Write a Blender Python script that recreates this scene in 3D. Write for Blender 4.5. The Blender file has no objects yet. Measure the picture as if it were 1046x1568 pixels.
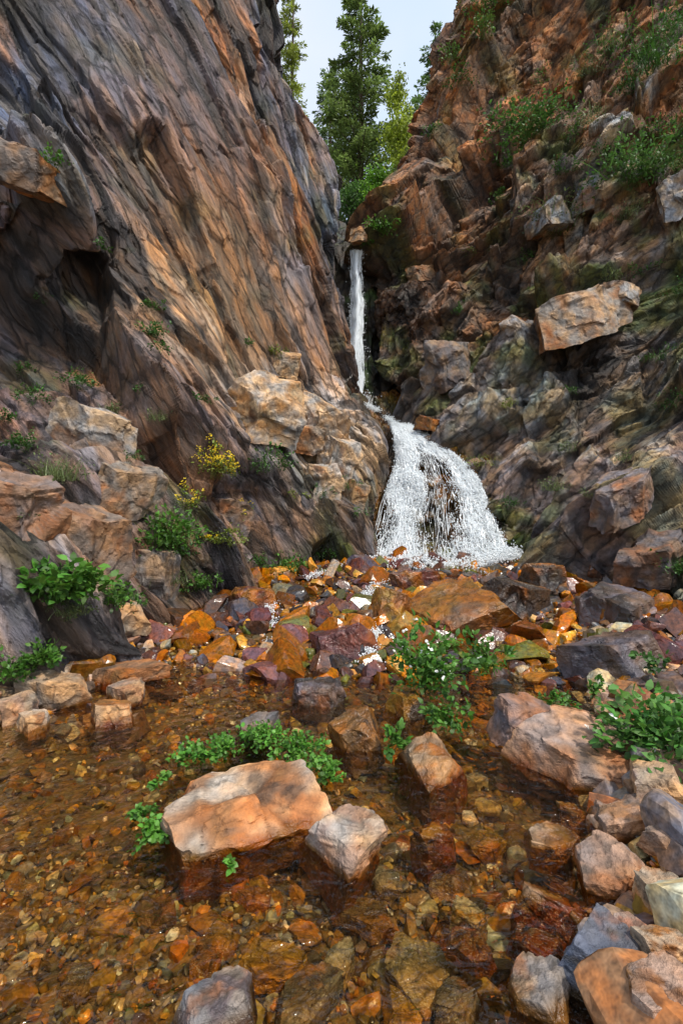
import bpy, math, numpy as np, bmesh
from mathutils import Vector, Matrix
rng=np.random.default_rng(7)
CAMZ=1.3; F=784.0
scene=bpy.context.scene
def A(*a): return np.array(a,dtype=float)
# survey helper: bearing/elevation read off the photo + metric distance -> world position
def W(u,v,d): return A((u-523)/F*d, d, CAMZ+(784-v)/F*d)
def G(u,v,z=0.0):
    d=(CAMZ-z)*F/(v-784.0); return W(u,v,d)
def S(a,b,x):
    t=np.clip((x-a)/(b-a),0,1); return t*t*(3-2*t)
# ---------------------------------------------------------------- noise
def _h(x,y,z,s):
    n=(x+20000).astype(np.uint64)*np.uint64(374761393)+(y+20000).astype(np.uint64)*np.uint64(668265263)+(z+20000).astype(np.uint64)*np.uint64(2246822519)+np.uint64(s*3266489917+12345)
    n&=np.uint64(0xffffffff)
    n=((n^(n>>np.uint64(15)))*np.uint64(2246822519))&np.uint64(0xffffffff)
    n=((n^(n>>np.uint64(13)))*np.uint64(3266489917))&np.uint64(0xffffffff)
    return n^(n>>np.uint64(16))
def vnoise(P,f,s=0):
    q=P*f; i=np.floor(q).astype(np.int64); w=q-i; w=w*w*(3-2*w); r=0
    for dx in (0,1):
        for dy in (0,1):
            for dz in (0,1):
                h=_h(i[:,0]+dx,i[:,1]+dy,i[:,2]+dz,s)/4294967296.0
                r=r+h*(w[:,0] if dx else 1-w[:,0])*(w[:,1] if dy else 1-w[:,1])*(w[:,2] if dz else 1-w[:,2])
    return r*2-1
def fbm(P,f,o=4,s=0):
    r=0;a=1;t=0
    for k in range(o):
        r=r+a*vnoise(P,f*2.03**k,s+k*17); t+=a; a*=.5
    return r/t
def _cell(Q,bf,bh,s):
    n=len(Q); h2=_h(bh.astype(np.int64)&0xffff,(bh>>np.uint64(16)).astype(np.int64),np.zeros(n,np.int64),s+5)
    r0=(h2&np.uint64(255))/127.5-1; g=np.stack([((h2>>np.uint64(k))&np.uint64(255))/127.5-1 for k in (8,16,24)],1)
    return r0+((Q-bf)*g).sum(1)*1.7,r0
def facet(Q,s,soft=.06):
    i=np.floor(Q).astype(np.int64); n=len(Q)
    d1=np.full(n,9.);d2=np.full(n,9.);bf=np.zeros((n,3));bh=np.zeros(n,np.uint64);cf=np.zeros((n,3));ch=np.zeros(n,np.uint64)
    for dx in (-1,0,1):
        for dy in (-1,0,1):
            for dz in (-1,0,1):
                cx,cy,cz=i[:,0]+dx,i[:,1]+dy,i[:,2]+dz
                h=_h(cx,cy,cz,s)
                f=np.stack([cx+(h&np.uint64(1023))/1023.,cy+((h>>np.uint64(10))&np.uint64(1023))/1023.,cz+((h>>np.uint64(20))&np.uint64(1023))/1023.],1)
                d=((Q-f)**2).sum(1)
                m=d<d1; m2=(~m)&(d<d2)
                cf[m]=bf[m]; ch[m]=bh[m]; d2[m]=d1[m]
                bf[m]=f[m]; bh[m]=h[m]; d1[m]=d[m]
                cf[m2]=f[m2]; ch[m2]=h[m2]; d2[m2]=d[m2]
    e=np.sqrt(d2)-np.sqrt(d1)
    v1,r0=_cell(Q,bf,bh,s); v2,_=_cell(Q,cf,ch,s)
    b=.5*(1-S(0,soft,e))
    return v1*(1-b)+v2*b,e,r0
def frame(e1,nrm):
    e1=e1/np.linalg.norm(e1); e3=nrm-e1*nrm.dot(e1); e3/=np.linalg.norm(e3)
    return np.stack([e1,np.cross(e3,e1),e3])
def mixc(a,b,m):
    a=np.asarray(a,float);b=np.asarray(b,float); m=np.clip(m,0,1)[:,None]
    return a*(1-m)+b*m
# ---------------------------------------------------------------- mesh helper
def mesh(name,V,Fc,mat,col=None,smooth=False,wet=None,org=None,parent=None):
    V=np.asarray(V,float)
    if org is None: org=A(0,0,0)
    me=bpy.data.meshes.new(name)
    Fc=np.asarray(Fc,np.int32); k=Fc.shape[1]; nf=len(Fc)
    me.vertices.add(len(V)); me.vertices.foreach_set('co',(V-org).astype(np.float32).ravel())
    me.loops.add(nf*k); me.loops.foreach_set('vertex_index',Fc.ravel())
    me.polygons.add(nf); me.polygons.foreach_set('loop_start',np.arange(0,nf*k,k,dtype=np.int32))
    me.polygons.foreach_set('loop_total',np.full(nf,k,np.int32))
    me.polygons.foreach_set('use_smooth',np.full(nf,smooth,bool))
    me.update(calc_edges=True)
    if col is not None:
        col=np.asarray(col,float)
        if wet is not None:   # mineral colours a little richer
            l=col.mean(1,keepdims=True); col=np.clip(l+(col-l)*1.22,0,1)
        a=me.attributes.new('Col','FLOAT_COLOR','POINT')
        c=np.ones((len(V),4),np.float32); c[:,:3]=np.clip(col,0,1); a.data.foreach_set('color',c.ravel())
    if wet is not None:
        a=me.attributes.new('wet','FLOAT','POINT'); a.data.foreach_set('value',np.asarray(wet,np.float32)*np.ones(len(V),np.float32))
    me.materials.append(mat)
    ob=bpy.data.objects.new(name,me); ob.location=org
    scene.collection.objects.link(ob)
    if parent: ob.parent=parent; ob.location=org-A(*parent.location)
    return ob
def empty(name,loc):
    e=bpy.data.objects.new(name,None); e.location=loc; e.empty_display_size=.2; scene.collection.objects.link(e); return e
# ---------------------------------------------------------------- materials
def newmat(name):
    m=bpy.data.materials.new(name); m.use_nodes=True; nt=m.node_tree; nt.nodes.clear(); return m,nt
def N(nt,t,**k):
    n=nt.nodes.new(t)
    for a,b in k.items(): setattr(n,a,b)
    return n
R_left=frame(A(.42,.25,-.87),A(.75,-.6,.25)); R_right=frame(A(-.62,.1,-.65),A(-.6,-.7,.35))
def rockmat(name,scale=1.0,freq=(1,1,1),R=None,bump=.35,rough=.85,contrast=(.62,1.4),det=5,crack=0.,cs=3.):
    m,nt=newmat(name); L=nt.links.new
    out=N(nt,'ShaderNodeOutputMaterial'); b=N(nt,'ShaderNodeBsdfPrincipled'); L(b.outputs[0],out.inputs[0])
    tc=N(nt,'ShaderNodeTexCoord'); mp=N(nt,'ShaderNodeMapping',vector_type='TEXTURE'); mp.inputs['Scale'].default_value=tuple(1/x for x in freq)
    if R is not None: mp.inputs['Rotation'].default_value=Matrix(R.T.tolist()).to_euler()
    L(tc.outputs['Object'],mp.inputs[0])
    at=N(nt,'ShaderNodeAttribute',attribute_name='Col'); aw=N(nt,'ShaderNodeAttribute',attribute_name='wet')
    n1=N(nt,'ShaderNodeTexNoise'); n1.inputs['Scale'].default_value=8*scale; n1.inputs['Detail'].default_value=det; n1.inputs['Roughness'].default_value=.72
    L(mp.outputs[0],n1.inputs[0])
    mr=N(nt,'ShaderNodeMapRange'); mr.inputs[1].default_value=.3; mr.inputs[2].default_value=.7; mr.inputs[3].default_value=contrast[0]; mr.inputs[4].default_value=contrast[1]
    L(n1.outputs[0],mr.inputs[0]); fac=mr.outputs[0]; hgt=n1.outputs[0]
    if crack:
        wp=N(nt,'ShaderNodeMixRGB',blend_type='LINEAR_LIGHT'); wp.inputs[0].default_value=.10; L(mp.outputs[0],wp.inputs[1]); L(n1.outputs[1],wp.inputs[2])
        v=N(nt,'ShaderNodeTexVoronoi',feature='DISTANCE_TO_EDGE'); v.inputs['Scale'].default_value=cs; L(wp.outputs[0],v.inputs[0])
        m1=N(nt,'ShaderNodeMapRange'); m1.inputs[1].default_value=.0; m1.inputs[2].default_value=.07; m1.inputs[3].default_value=1-crack; m1.inputs[4].default_value=1; L(v.outputs[0],m1.inputs[0])
        mu=N(nt,'ShaderNodeMath',operation='MULTIPLY'); L(fac,mu.inputs[0]); L(m1.outputs[0],mu.inputs[1]); fac=mu.outputs[0]  # crack lines darkened in the colour: AO-like shade along with crevice dirt
        ad=N(nt,'ShaderNodeMath',operation='MULTIPLY_ADD'); L(m1.outputs[0],ad.inputs[0]); ad.inputs[1].default_value=.7; L(n1.outputs[0],ad.inputs[2]); hgt=ad.outputs[0]
    mul=N(nt,'ShaderNodeVectorMath',operation='SCALE'); L(at.outputs['Color'],mul.inputs[0]); L(fac,mul.inputs['Scale'])
    n2=N(nt,'ShaderNodeTexNoise'); n2.inputs['Scale'].default_value=3.1*scale; n2.inputs['Detail'].default_value=2
    L(mp.outputs[0],n2.inputs[0])
    cr=N(nt,'ShaderNodeValToRGB'); e=cr.color_ramp.elements; e[0].position=.38; e[0].color=(.82,.94,1.14,1); e[1].position=.62; e[1].color=(1.24,.99,.70,1)
    L(n2.outputs[0],cr.inputs[0])
    mm=N(nt,'ShaderNodeVectorMath',operation='MULTIPLY'); L(mul.outputs[0],mm.inputs[0]); L(cr.outputs[0],mm.inputs[1])
    L(mm.outputs[0],b.inputs['Base Color'])
    rr=N(nt,'ShaderNodeMapRange'); rr.inputs[3].default_value=rough; rr.inputs[4].default_value=.13; L(aw.outputs['Fac'],rr.inputs[0]); L(rr.outputs[0],b.inputs['Roughness'])
    bp=N(nt,'ShaderNodeBump'); bp.inputs['Strength'].default_value=bump; bp.inputs['Distance'].default_value=.08/scale; L(hgt,bp.inputs['Height']); L(bp.outputs[0],b.inputs['Normal'])
    return m
def leafmat(name,tr=.35,rough=.5):
    m,nt=newmat(name); L=nt.links.new
    out=N(nt,'ShaderNodeOutputMaterial'); b=N(nt,'ShaderNodeBsdfPrincipled'); b.inputs['Roughness'].default_value=rough
    at=N(nt,'ShaderNodeAttribute',attribute_name='Col')
    tc=N(nt,'ShaderNodeTexCoord'); n=N(nt,'ShaderNodeTexNoise'); n.inputs['Scale'].default_value=14; n.inputs['Detail'].default_value=0; L(tc.outputs['Object'],n.inputs[0])
    mr=N(nt,'ShaderNodeMapRange'); mr.inputs[3].default_value=.65; mr.inputs[4].default_value=1.35; L(n.outputs[0],mr.inputs[0])
    sc=N(nt,'ShaderNodeVectorMath',operation='SCALE'); L(at.outputs['Color'],sc.inputs[0]); L(mr.outputs[0],sc.inputs['Scale'])
    L(sc.outputs[0],b.inputs['Base Color'])
    t=N(nt,'ShaderNodeBsdfTranslucent'); L(sc.outputs[0],t.inputs[0])
    mx=N(nt,'ShaderNodeMixShader'); mx.inputs[0].default_value=tr; L(b.outputs[0],mx.inputs[1]); L(t.outputs[0],mx.inputs[2]); L(mx.outputs[0],out.inputs[0])
    return m
M_left=rockmat('rock_left',1.0,(.40,1.6,1.5),R_left,bump=.9,contrast=(.36,1.65),det=6,crack=.55,cs=2.4)
M_right=rockmat('rock_right',1.1,(.75,1.2,1.2),R_right,bump=.9,contrast=(.36,1.65),det=6,crack=.45,cs=2.6)
M_boul=rockmat('rock_boulder',1.6,bump=.55,contrast=(.55,1.42),crack=.25,cs=2.5)
M_peb=rockmat('rock_pebble',4.0,bump=.2,contrast=(.5,1.5),det=2)
M_gr=rockmat('gravel_bed',5.0,bump=.6,contrast=(.4,1.6),det=3)
M_leaf=leafmat('leaf'); M_need=leafmat('needles',.35,.6)
def barkmat():
    m,nt=newmat('bark'); L=nt.links.new
    out=N(nt,'ShaderNodeOutputMaterial'); b=N(nt,'ShaderNodeBsdfPrincipled'); b.inputs['Roughness'].default_value=.9
    at=N(nt,'ShaderNodeAttribute',attribute_name='Col'); tc=N(nt,'ShaderNodeTexCoord')
    n=N(nt,'ShaderNodeTexNoise'); n.inputs['Scale'].default_value=6; n.inputs['Detail'].default_value=3; L(tc.outputs['Object'],n.inputs[0])
    mr=N(nt,'ShaderNodeMapRange'); mr.inputs[3].default_value=.4; mr.inputs[4].default_value=1.5; L(n.outputs[0],mr.inputs[0])
    sc=N(nt,'ShaderNodeVectorMath',operation='SCALE'); L(at.outputs['Color'],sc.inputs[0]); L(mr.outputs[0],sc.inputs['Scale']); L(sc.outputs[0],b.inputs['Base Color']); L(b.outputs[0],out.inputs[0])
    return m
M_bark=barkmat()
def poolmat():
    m,nt=newmat('pool_water'); L=nt.links.new
    out=N(nt,'ShaderNodeOutputMaterial'); t=N(nt,'ShaderNodeBsdfTransparent'); t.inputs[0].default_value=(.91,.80,.55,1)
    g=N(nt,'ShaderNodeBsdfGlossy'); g.inputs['Roughness'].default_value=.03
    fr=N(nt,'ShaderNodeFresnel'); fr.inputs['IOR'].default_value=1.42
    tc=N(nt,'ShaderNodeTexCoord'); n=N(nt,'ShaderNodeTexNoise'); n.inputs['Scale'].default_value=11; n.inputs['Detail'].default_value=3; n.inputs['Distortion'].default_value=1.2; L(tc.outputs['Object'],n.inputs[0])
    bp=N(nt,'ShaderNodeBump'); bp.inputs['Strength'].default_value=.9; bp.inputs['Distance'].default_value=.045; L(n.outputs[0],bp.inputs['Height'])
    L(bp.outputs[0],g.inputs['Normal']); L(bp.outputs[0],fr.inputs['Normal'])
    mx=N(nt,'ShaderNodeMixShader'); L(fr.outputs[0],mx.inputs[0]); L(t.outputs[0],mx.inputs[1]); L(g.outputs[0],mx.inputs[2]); L(mx.outputs[0],out.inputs[0])
    return m
M_pool=poolmat()
def whitewater(name):
    m,nt=newmat(name); L=nt.links.new
    out=N(nt,'ShaderNodeOutputMaterial'); b=N(nt,'ShaderNodeBsdfPrincipled'); b.inputs['Roughness'].default_value=.2
    tc=N(nt,'ShaderNodeTexCoord'); n=N(nt,'ShaderNodeTexNoise'); n.inputs['Scale'].default_value=20; n.inputs['Detail'].default_value=1; L(tc.outputs['Object'],n.inputs[0])
    cr=N(nt,'ShaderNodeValToRGB'); cr.color_ramp.elements[0].color=(.88,.93,.96,1); cr.color_ramp.elements[1].color=(.98,.99,.99,1); L(n.outputs[0],cr.inputs[0]); L(cr.outputs[0],b.inputs['Base Color'])
    tl=N(nt,'ShaderNodeBsdfTranslucent'); L(cr.outputs[0],tl.inputs[0]); m1=N(nt,'ShaderNodeMixShader'); m1.inputs[0].default_value=.35; L(b.outputs[0],m1.inputs[1]); L(tl.outputs[0],m1.inputs[2]); L(m1.outputs[0],out.inputs[0])
    return m
M_fall=whitewater('white_water')
# ---------------------------------------------------------------- grid surfaces
def crsp(C,n,axis):
    C=np.moveaxis(C,axis,0); m=len(C); t=np.linspace(0,m-1,n); i=np.minimum(t.astype(int),m-2); f=(t-i)
    sh=(n,)+(1,)*(C.ndim-1); f=f.reshape(sh)
    g=lambda k:C[np.clip(k,0,m-1)]
    p0,p1,p2,p3=g(i-1),g(i),g(i+1),g(i+2)
    r=.5*((2*p1)+(-p0+p2)*f+(2*p0-5*p1+4*p2-p3)*f*f+(-p0+3*p1-3*p2+p3)*f**3)
    return np.moveaxis(r,0,axis)
def gridfaces(a,b):
    i=np.arange(a*b).reshape(a,b); return np.stack([i[:-1,:-1],i[:-1,1:],i[1:,1:],i[1:,:-1]],-1).reshape(-1,4)
def surface(rows,nr,nc):
    C=np.array([[W(*p) for p in r] for r in rows]); C=crsp(crsp(C,nr,0),nc,1)
    du=np.gradient(C,axis=0); dv=np.gradient(C,axis=1); n=np.cross(du,dv); n/=np.linalg.norm(n,axis=2,keepdims=True)+1e-9
    P=C.reshape(-1,3); n=n.reshape(-1,3)
    tgt=A(0.3,3,4)-P
    if np.mean((tgt*n).sum(1))<0: n=-n
    return P,n
surfV=[];surfN=[]
def rockify(P,n,R,layers,warp=.3,seed=0,masks=None):
    Pw=P+warp*np.stack([fbm(P,.9,3,seed+k*31) for k in range(3)],1)
    D=np.zeros(len(P)); tones=[]; crk=np.zeros(len(P))
    for k,(fr,amp,ck) in enumerate(layers):
        v,e,t=facet((Pw@R.T)*A(*fr),seed+k*7+1)
        m=1 if masks is None else masks[k]
        D+=m*amp*np.clip(v,-1.8,1.8); c=np.exp(-np.maximum(e,0)/.035)*m; D-=ck*amp*c; crk=np.maximum(crk,c*(.7 if k>1 else 1)); tones.append(t)
    return D,tones,np.clip(crk,0,1)
def blob(P,c,r): return np.exp(-((P-c)**2).sum(1)/(r*r))
# ---------------- left cliff
Lr=[[(-900,-350,12),(-100,-420,13),(100,-400,14),(240,-380,15),(310,-330,16),(350,-300,17),(370,-250,18),(370,-200,20)],
[(-700,-250,6),(0,-200,8),(140,-200,8.8),(280,-200,10),(335,-200,10.8),(366,-200,11.5),(386,-180,12.5),(376,-150,15)],
[(-600,0,5.2),(0,0,7),(140,0,7.8),(275,0,9),(342,0,9.8),(382,0,10.6),(407,0,11.6),(395,10,14.5)],
[(-600,150,4.8),(0,150,6.6),(145,150,7.2),(285,150,8.5),(360,150,9.5),(408,150,10.6),(432,160,11.8),(420,170,14.5)],
[(-600,300,4.4),(0,290,5.6),(150,300,6.8),(295,300,8),(385,300,9.2),(450,300,10.6),(490,320,12),(475,320,15)],
[(-600,450,4),(0,450,6.1),(140,450,6.9),(300,450,7.6),(395,450,8.9),(455,450,10),(497,440,11.9),(485,440,14)],
[(-600,600,3.5),(0,600,5.2),(150,610,5.7),(300,600,7),(400,600,8),(465,590,9.3),(520,592,11),(505,600,13)],
[(-600,670,3.3),(0,670,4.8),(145,675,5.4),(290,670,6.6),(400,670,7.6),(490,662,8.7),(580,655,10.0),(567,650,12.2)],
[(-600,750,3.1),(0,750,4.4),(140,750,5.1),(280,750,6.1),(400,750,7.2),(500,750,8.1),(580,735,9.2),(592,740,10.8)],
[(-600,920,2.6),(0,940,3.9),(140,920,4.8),(280,890,5.8),(400,870,6.7),(490,850,7.4),(556,845,8.2),(610,840,9.5)],
[(-600,1250,2.6),(0,1090,3.9),(140,1020,4.8),(280,970,5.8),(400,930,6.7),(490,900,7.4),(562,890,8.1),(630,880,9.5)]]
nr,nc=820,700
P,n=surface(Lr,nr,nc)
R=R_left
rm=.45+.8*S(-.3,.35,fbm(P,.5,3,41)); tanb=np.clip(blob(P,W(350,440,8),1.9)+.8*blob(P,W(270,520,7.5),1.2),0,1); rm=rm*(1-.55*tanb)
one=np.ones(len(P))
D,T,ck=rockify(P,n,R,[((.09,.55,.5),.42,.1),((.20,1.4,1.1),.21,.25),((.7,3.6,2.8),.075,.5),((2.4,9,8),.026,.5)],.2,3,[one,.6+.4*rm,rm,rm])
D+=.05*fbm(P@R.T*A(.5,2.5,2.5),1.,4,45)*rm
fade=1-.7*S(.82,.96,np.tile(np.linspace(0,1,nc),nr))
V=P+n*(D*fade)[:,None]
t0,t1,t2,t3=T
Q=P@R.T
nz=fbm(P,.45,4,50); nf=fbm(Q*A(.4,1.6,1.6),1.0,4,60); st=fbm(Q*A(.15,3.0,3.0),1.0,4,66)
c=mixc(A(.165,.125,.125),A(.125,.14,.185),S(-.3,.4,nz+.3*t1))
c=mixc(c,A(.27,.135,.06),S(-.05,.35,nf+.25*t1)*.85)
c=mixc(c,A(.45,.43,.42),S(.35,.88,t2*.5+nf*.3+.25*t1+.3*st)*.85)
c=mixc(c,A(.34,.21,.11),tanb*.75)
c=mixc(c,A(.42,.15,.035),(.95*blob(P,W(40,280,5.7),.6)+.8*blob(P,W(20,590,5.2),.5)+.7*blob(P,W(500,520,10.5),1.0)+.7*blob(P,W(330,30,9),1.0)+.6*blob(P,W(430,330,9.5),1.1)+.5*blob(P,W(200,250,7.4),.8))*S(-.3,.35,nf))
pale=np.clip(1.2*blob(P,W(510,690,8.6),1.2)+.9*blob(P,W(400,640,8),.8)+.6*blob(P,W(150,660,5.5),.6),0,1)
c=mixc(c,A(.50,.43,.35),pale*S(-.9,.2,t1*.5+nz+.2))
lowp=S(2.4,.9,P[:,2])
c=mixc(c,A(.22,.17,.145),lowp*.6*(1-pale))
c=mixc(c,A(.036,.029,.027),S(.06,.34,st)*.9*(1-.8*pale))
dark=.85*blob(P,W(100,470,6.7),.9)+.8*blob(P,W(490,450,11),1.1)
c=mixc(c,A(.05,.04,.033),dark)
wet=np.clip(blob(P,W(560,840,8.2),.9)+blob(P,W(330,880,6),.8)*.6+.8*blob(P,W(530,600,11),.7),0,1)
c=c*(1-.55*wet)[:,None]
moss=S(.1,.5,fbm(P,1.7,3,77)+.15*n[:,2])*(.25+.6*wet+.45*blob(P,W(130,620,5.6),1.1))
c=mixc(c,A(.08,.10,.02),moss)
c*=(1+.34*t2+.27*t1+.22*t3*rm)[:,None]; c*=(1-.7*ck)[:,None]
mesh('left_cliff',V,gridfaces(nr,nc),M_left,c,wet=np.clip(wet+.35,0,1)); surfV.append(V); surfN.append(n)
# ---------------- right cliff
Rr=[[(810,-250,20),(830,-350,18),(920,-400,17),(1010,-420,16),(1150,-440,15),(1300,-440,14),(1800,-400,11)],
[(820,-150,17),(800,-160,14.5),(870,-200,13.5),(940,-200,12.6),(1020,-200,11.8),(1150,-200,10.8),(1700,-200,7)],
[(765,0,17),(740,0,14.3),(805,0,13.2),(880,0,12.2),(965,0,11.4),(1050,0,10.4),(1700,0,6.4)],
[(708,110,17),(690,110,14.2),(755,120,12.8),(840,130,11.8),(935,130,10.8),(1050,130,9.8),(1700,130,6)],
[(688,220,17),(662,215,14),(725,230,12.2),(815,240,11.2),(922,250,10.2),(1050,250,9.3),(1700,250,5.6)],
[(658,320,17),(618,310,13.4),(690,340,11.8),(785,350,10.8),(900,360,9.8),(1050,360,8.9),(1700,360,5.2)],
[(615,390,15),(574,385,12.6),(650,420,11.4),(760,440,10.3),(880,450,9.2),(1050,460,8.4),(1700,460,4.8)],
[(605,520,14),(578,510,12.3),(640,530,11.2),(740,550,10),(860,560,8.8),(1050,570,7.9),(1700,570,4.3)],
[(625,600,13),(590,600,11.8),(660,640,10.4),(760,650,9.3),(870,660,8.3),(1050,670,7.2),(1700,690,3.8)],
[(690,700,11),(706,700,9.8),(760,770,8.8),(815,780,8.2),(900,790,7.4),(1050,800,6.1),(1700,820,3.3)],
[(740,830,9.5),(775,850,8.3),(805,865,7.8),(860,880,7.1),(950,895,6.2),(1050,920,5.0),(1700,1000,2.9)],
[(740,880,9.5),(775,890,8.1),(805,905,7.6),(860,930,7),(950,960,6.1),(1050,1010,5.0),(1700,1300,2.9)]]
P,n=surface(Rr,nr,nc)
R=R_right
rm=.5+.75*S(-.35,.35,fbm(P,.55,3,141)); one=np.ones(len(P))
D,T,ck=rockify(P,n,R,[((.22,.5,.45),.52,.1),((.55,1.4,1.2),.22,.25),((1.6,3.8,3.4),.08,.45),((5,11,9),.028,.5)],.28,103,[one,.6+.4*rm,rm,rm])
D+=.08*fbm(P,1.6,4,145)*rm
fade=.35+.65*S(0.0,.16,np.tile(np.linspace(0,1,nc),nr))
V=P+n*(D*fade)[:,None]; t0,t1,t2,t3=T
Q=P@R.T
nz=fbm(P,.5,4,150); nf=fbm(Q*A(.7,1.5,1.5),1.0,4,160); st=fbm(P*A(2.2,2.2,.5),1.0,4,166)
c=mixc(A(.215,.16,.12),A(.17,.15,.14),S(-.3,.4,nz+.3*t1))
rust=S(5.0,7.2,P[:,2]-.35*(P[:,0]-3.5))
c=mixc(c,A(.34,.155,.06),rust*S(-.9,.2,nf+.3*t1)*.95)
c=mixc(c,A(.16,.09,.055),rust*S(.05,.45,fbm(P,.9,4,171))*.8)
c=mixc(c,A(.38,.14,.03),(.9*blob(P,W(620,520,11.3),.8)+.8*blob(P,W(790,470,10),1.0))*S(-.3,.3,nf))
c=mixc(c,A(.44,.41,.38),S(.28,.85,t2*.5+nf*.3+.3*t1+.2*st)*.8*(1-.5*rust))
low=S(3.6,1.8,P[:,2])
c=mixc(c,A(.235,.175,.16),low*.65)
c=mixc(c,A(.40,.39,.35),.85*np.clip(blob(P,W(880,300,9.8),1.4)+blob(P,W(990,190,9.6),1.1)+.5*blob(P,W(800,600,9.3),.9),0,1)*S(-.2,.45,nz+.5*t1+.3*t2))
c=mixc(c,A(.56,.50,.41),.95*blob(P,W(950,630,7.8),1.1)*S(-.05,.3,fbm(P,2.6,3,181)+.25*t2))  # dappled sunlight painted into the rock colour as pale noise patches
c=mixc(c,A(.042,.035,.031),S(.08,.38,st)*.7)
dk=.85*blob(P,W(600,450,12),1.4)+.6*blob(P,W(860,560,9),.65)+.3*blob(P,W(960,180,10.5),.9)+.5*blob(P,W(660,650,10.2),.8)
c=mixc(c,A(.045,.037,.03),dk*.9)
wet=np.clip(blob(P,W(770,830,8.4),.9)+blob(P,W(590,500,12),1.2)+.5*blob(P,W(690,620,10.5),1.),0,1)
c=c*(1-.5*wet)[:,None]
moss=S(-.02,.4,fbm(P,1.5,3,177)+.35*n[:,2]-.1)*(.4+.5*wet+.6*blob(P,W(940,330,9.6),2.4)+.4*blob(P,W(730,500,10.5),1.2))
c=mixc(c,A(.10,.13,.025),moss)
c*=(1+.3*t2+.24*t1+.22*t3)[:,None]; c*=(1-.65*ck)[:,None]
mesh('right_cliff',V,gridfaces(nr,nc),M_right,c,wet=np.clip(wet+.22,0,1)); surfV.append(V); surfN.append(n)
# ---------------- cascade rock + back gully wall + upper ground
Cr=[[(490,560,13.2),(530,560,13.2),(580,560,13.2),(640,560,13.2),(700,560,13.2)],
[(505,606,12.0),(540,606,12.0),(580,606,12.0),(620,612,11.8),(660,620,11.6)],
[(545,640,10.9),(590,640,10.9),(620,645,10.8),(660,655,10.7),(700,660,10.6)],
[(550,672,9.9),(598,670,9.9),(630,670,9.9),(664,674,9.9),(720,680,9.9)],
[(550,725,9.45),(600,722,9.35),(655,720,9.35),(712,722,9.35),(770,730,9.4)],
[(535,780,9.0),(585,780,8.9),(660,780,8.85),(745,780,8.9),(800,790,9.0)],
[(520,865,8.5),(570,865,8.4),(660,865,8.35),(762,862,8.4),(820,860,8.5)],
[(500,920,8.0),(570,920,8.0),(660,920,7.9),(770,920,8.0),(840,920,8.0)]]
P,n=surface(Cr,260,240)
R=frame(A(-.3,.1,-.9),A(0,-.9,.3))
D,T,ck=rockify(P,n,R,[((.9,1.4,1.4),.14,.3),((2,3.4,3),.08,.5),((6,9,9),.02,.5)],.2,203)
V=P+n*(D-.10)[:,None]
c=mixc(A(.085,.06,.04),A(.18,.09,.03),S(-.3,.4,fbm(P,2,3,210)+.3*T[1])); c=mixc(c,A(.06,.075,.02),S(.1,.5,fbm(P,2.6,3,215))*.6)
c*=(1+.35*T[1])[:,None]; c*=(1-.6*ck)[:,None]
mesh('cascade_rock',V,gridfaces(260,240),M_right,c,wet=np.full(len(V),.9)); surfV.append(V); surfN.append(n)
Br=[[(440,330,19),(500,345,19),(560,350,19),(640,350,19),(720,300,19)],
[(460,372,13.6),(520,380,13.4),(560,386,13.2),(600,380,13.4),(650,372,13.6)],
[(470,400,12.7),(512,396,12.5),(545,398,12.4),(580,396,12.5),(650,400,12.7)],
[(470,500,12.6),(512,500,12.5),(545,500,12.45),(580,500,12.5),(650,500,12.6)],
[(470,600,12.4),(512,605,12.3),(545,608,12.3),(580,605,12.3),(650,600,12.4)],
[(470,700,12.4),(512,700,12.3),(545,700,12.3),(580,700,12.3),(650,700,12.4)]]
P,n=surface(Br,240,160)
D,T,ck=rockify(P,n,frame(A(0,.1,-1),A(0,-1,.1)),[((.6,1.2,1.2),.15,.3),((2,3.4,3),.06,.5)],.2,303)
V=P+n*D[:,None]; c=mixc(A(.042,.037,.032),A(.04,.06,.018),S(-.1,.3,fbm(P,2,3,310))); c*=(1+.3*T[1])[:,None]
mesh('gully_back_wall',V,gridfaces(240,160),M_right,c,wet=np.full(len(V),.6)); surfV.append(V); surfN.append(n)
gx,gy=np.meshgrid(np.linspace(-14,16,120),np.linspace(13.3,42,120),indexing='ij')
P=np.stack([gx.ravel(),gy.ravel(),np.zeros(gx.size)],1)
P[:,2]=7.4+(np.minimum(P[:,1],30)-13.3)*.66+.35*fbm(P,.5,4,400)+.10*np.maximum(0,np.abs(P[:,0]-.8)-2)**1.2
c=mixc(A(.10,.08,.05),A(.06,.09,.025),S(-.2,.3,fbm(P,.8,3,405)))
mesh('hillside',P,gridfaces(120,120)[:,::-1],M_gr,c,wet=np.zeros(len(P)))
# ---------------- stream bed
def xr(y): return .42+(y-1.3)*.52
def bedz(x,y,nse=True):
    stream=.5*np.clip((y-4.4)/3.6,0,1.3)
    z=-.20+.17*S(3.0,4.5,y)+stream
    z=z+.28*S(-.05,.55,x-xr(np.minimum(y,4.2)))*S(6.5,4.0,y)
    z=z+.30*S(-.1,.9,-1.55-x-.25*np.clip(y-3.4,0,2))*S(2.75,3.3,y)
    z=z+.05*S(2.2,3.4,y)*S(.7,.2,np.abs(x-.35))
    if nse:
        Pq=np.stack([x,y,0*x],1); z=z+.05*fbm(Pq,1.3,3,500)
    return z
def waterz(y): return .5*np.clip((y-4.4)/3.6,0,1.3)
gx,gy=np.meshgrid(np.linspace(-6.5,7,420),np.linspace(-3,9.6,420),indexing='ij'); x=gx.ravel();y=gy.ravel()
P=np.stack([x,y,bedz(x,y)],1); P[:,2]+=.012*fbm(P,9,2,510)
c=mixc(A(.14,.09,.04),A(.085,.06,.03),S(-.2,.3,fbm(P,3,3,520))); c=mixc(c,A(.20,.15,.11),S(.0,.15,P[:,2]-waterz(y)))
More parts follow.
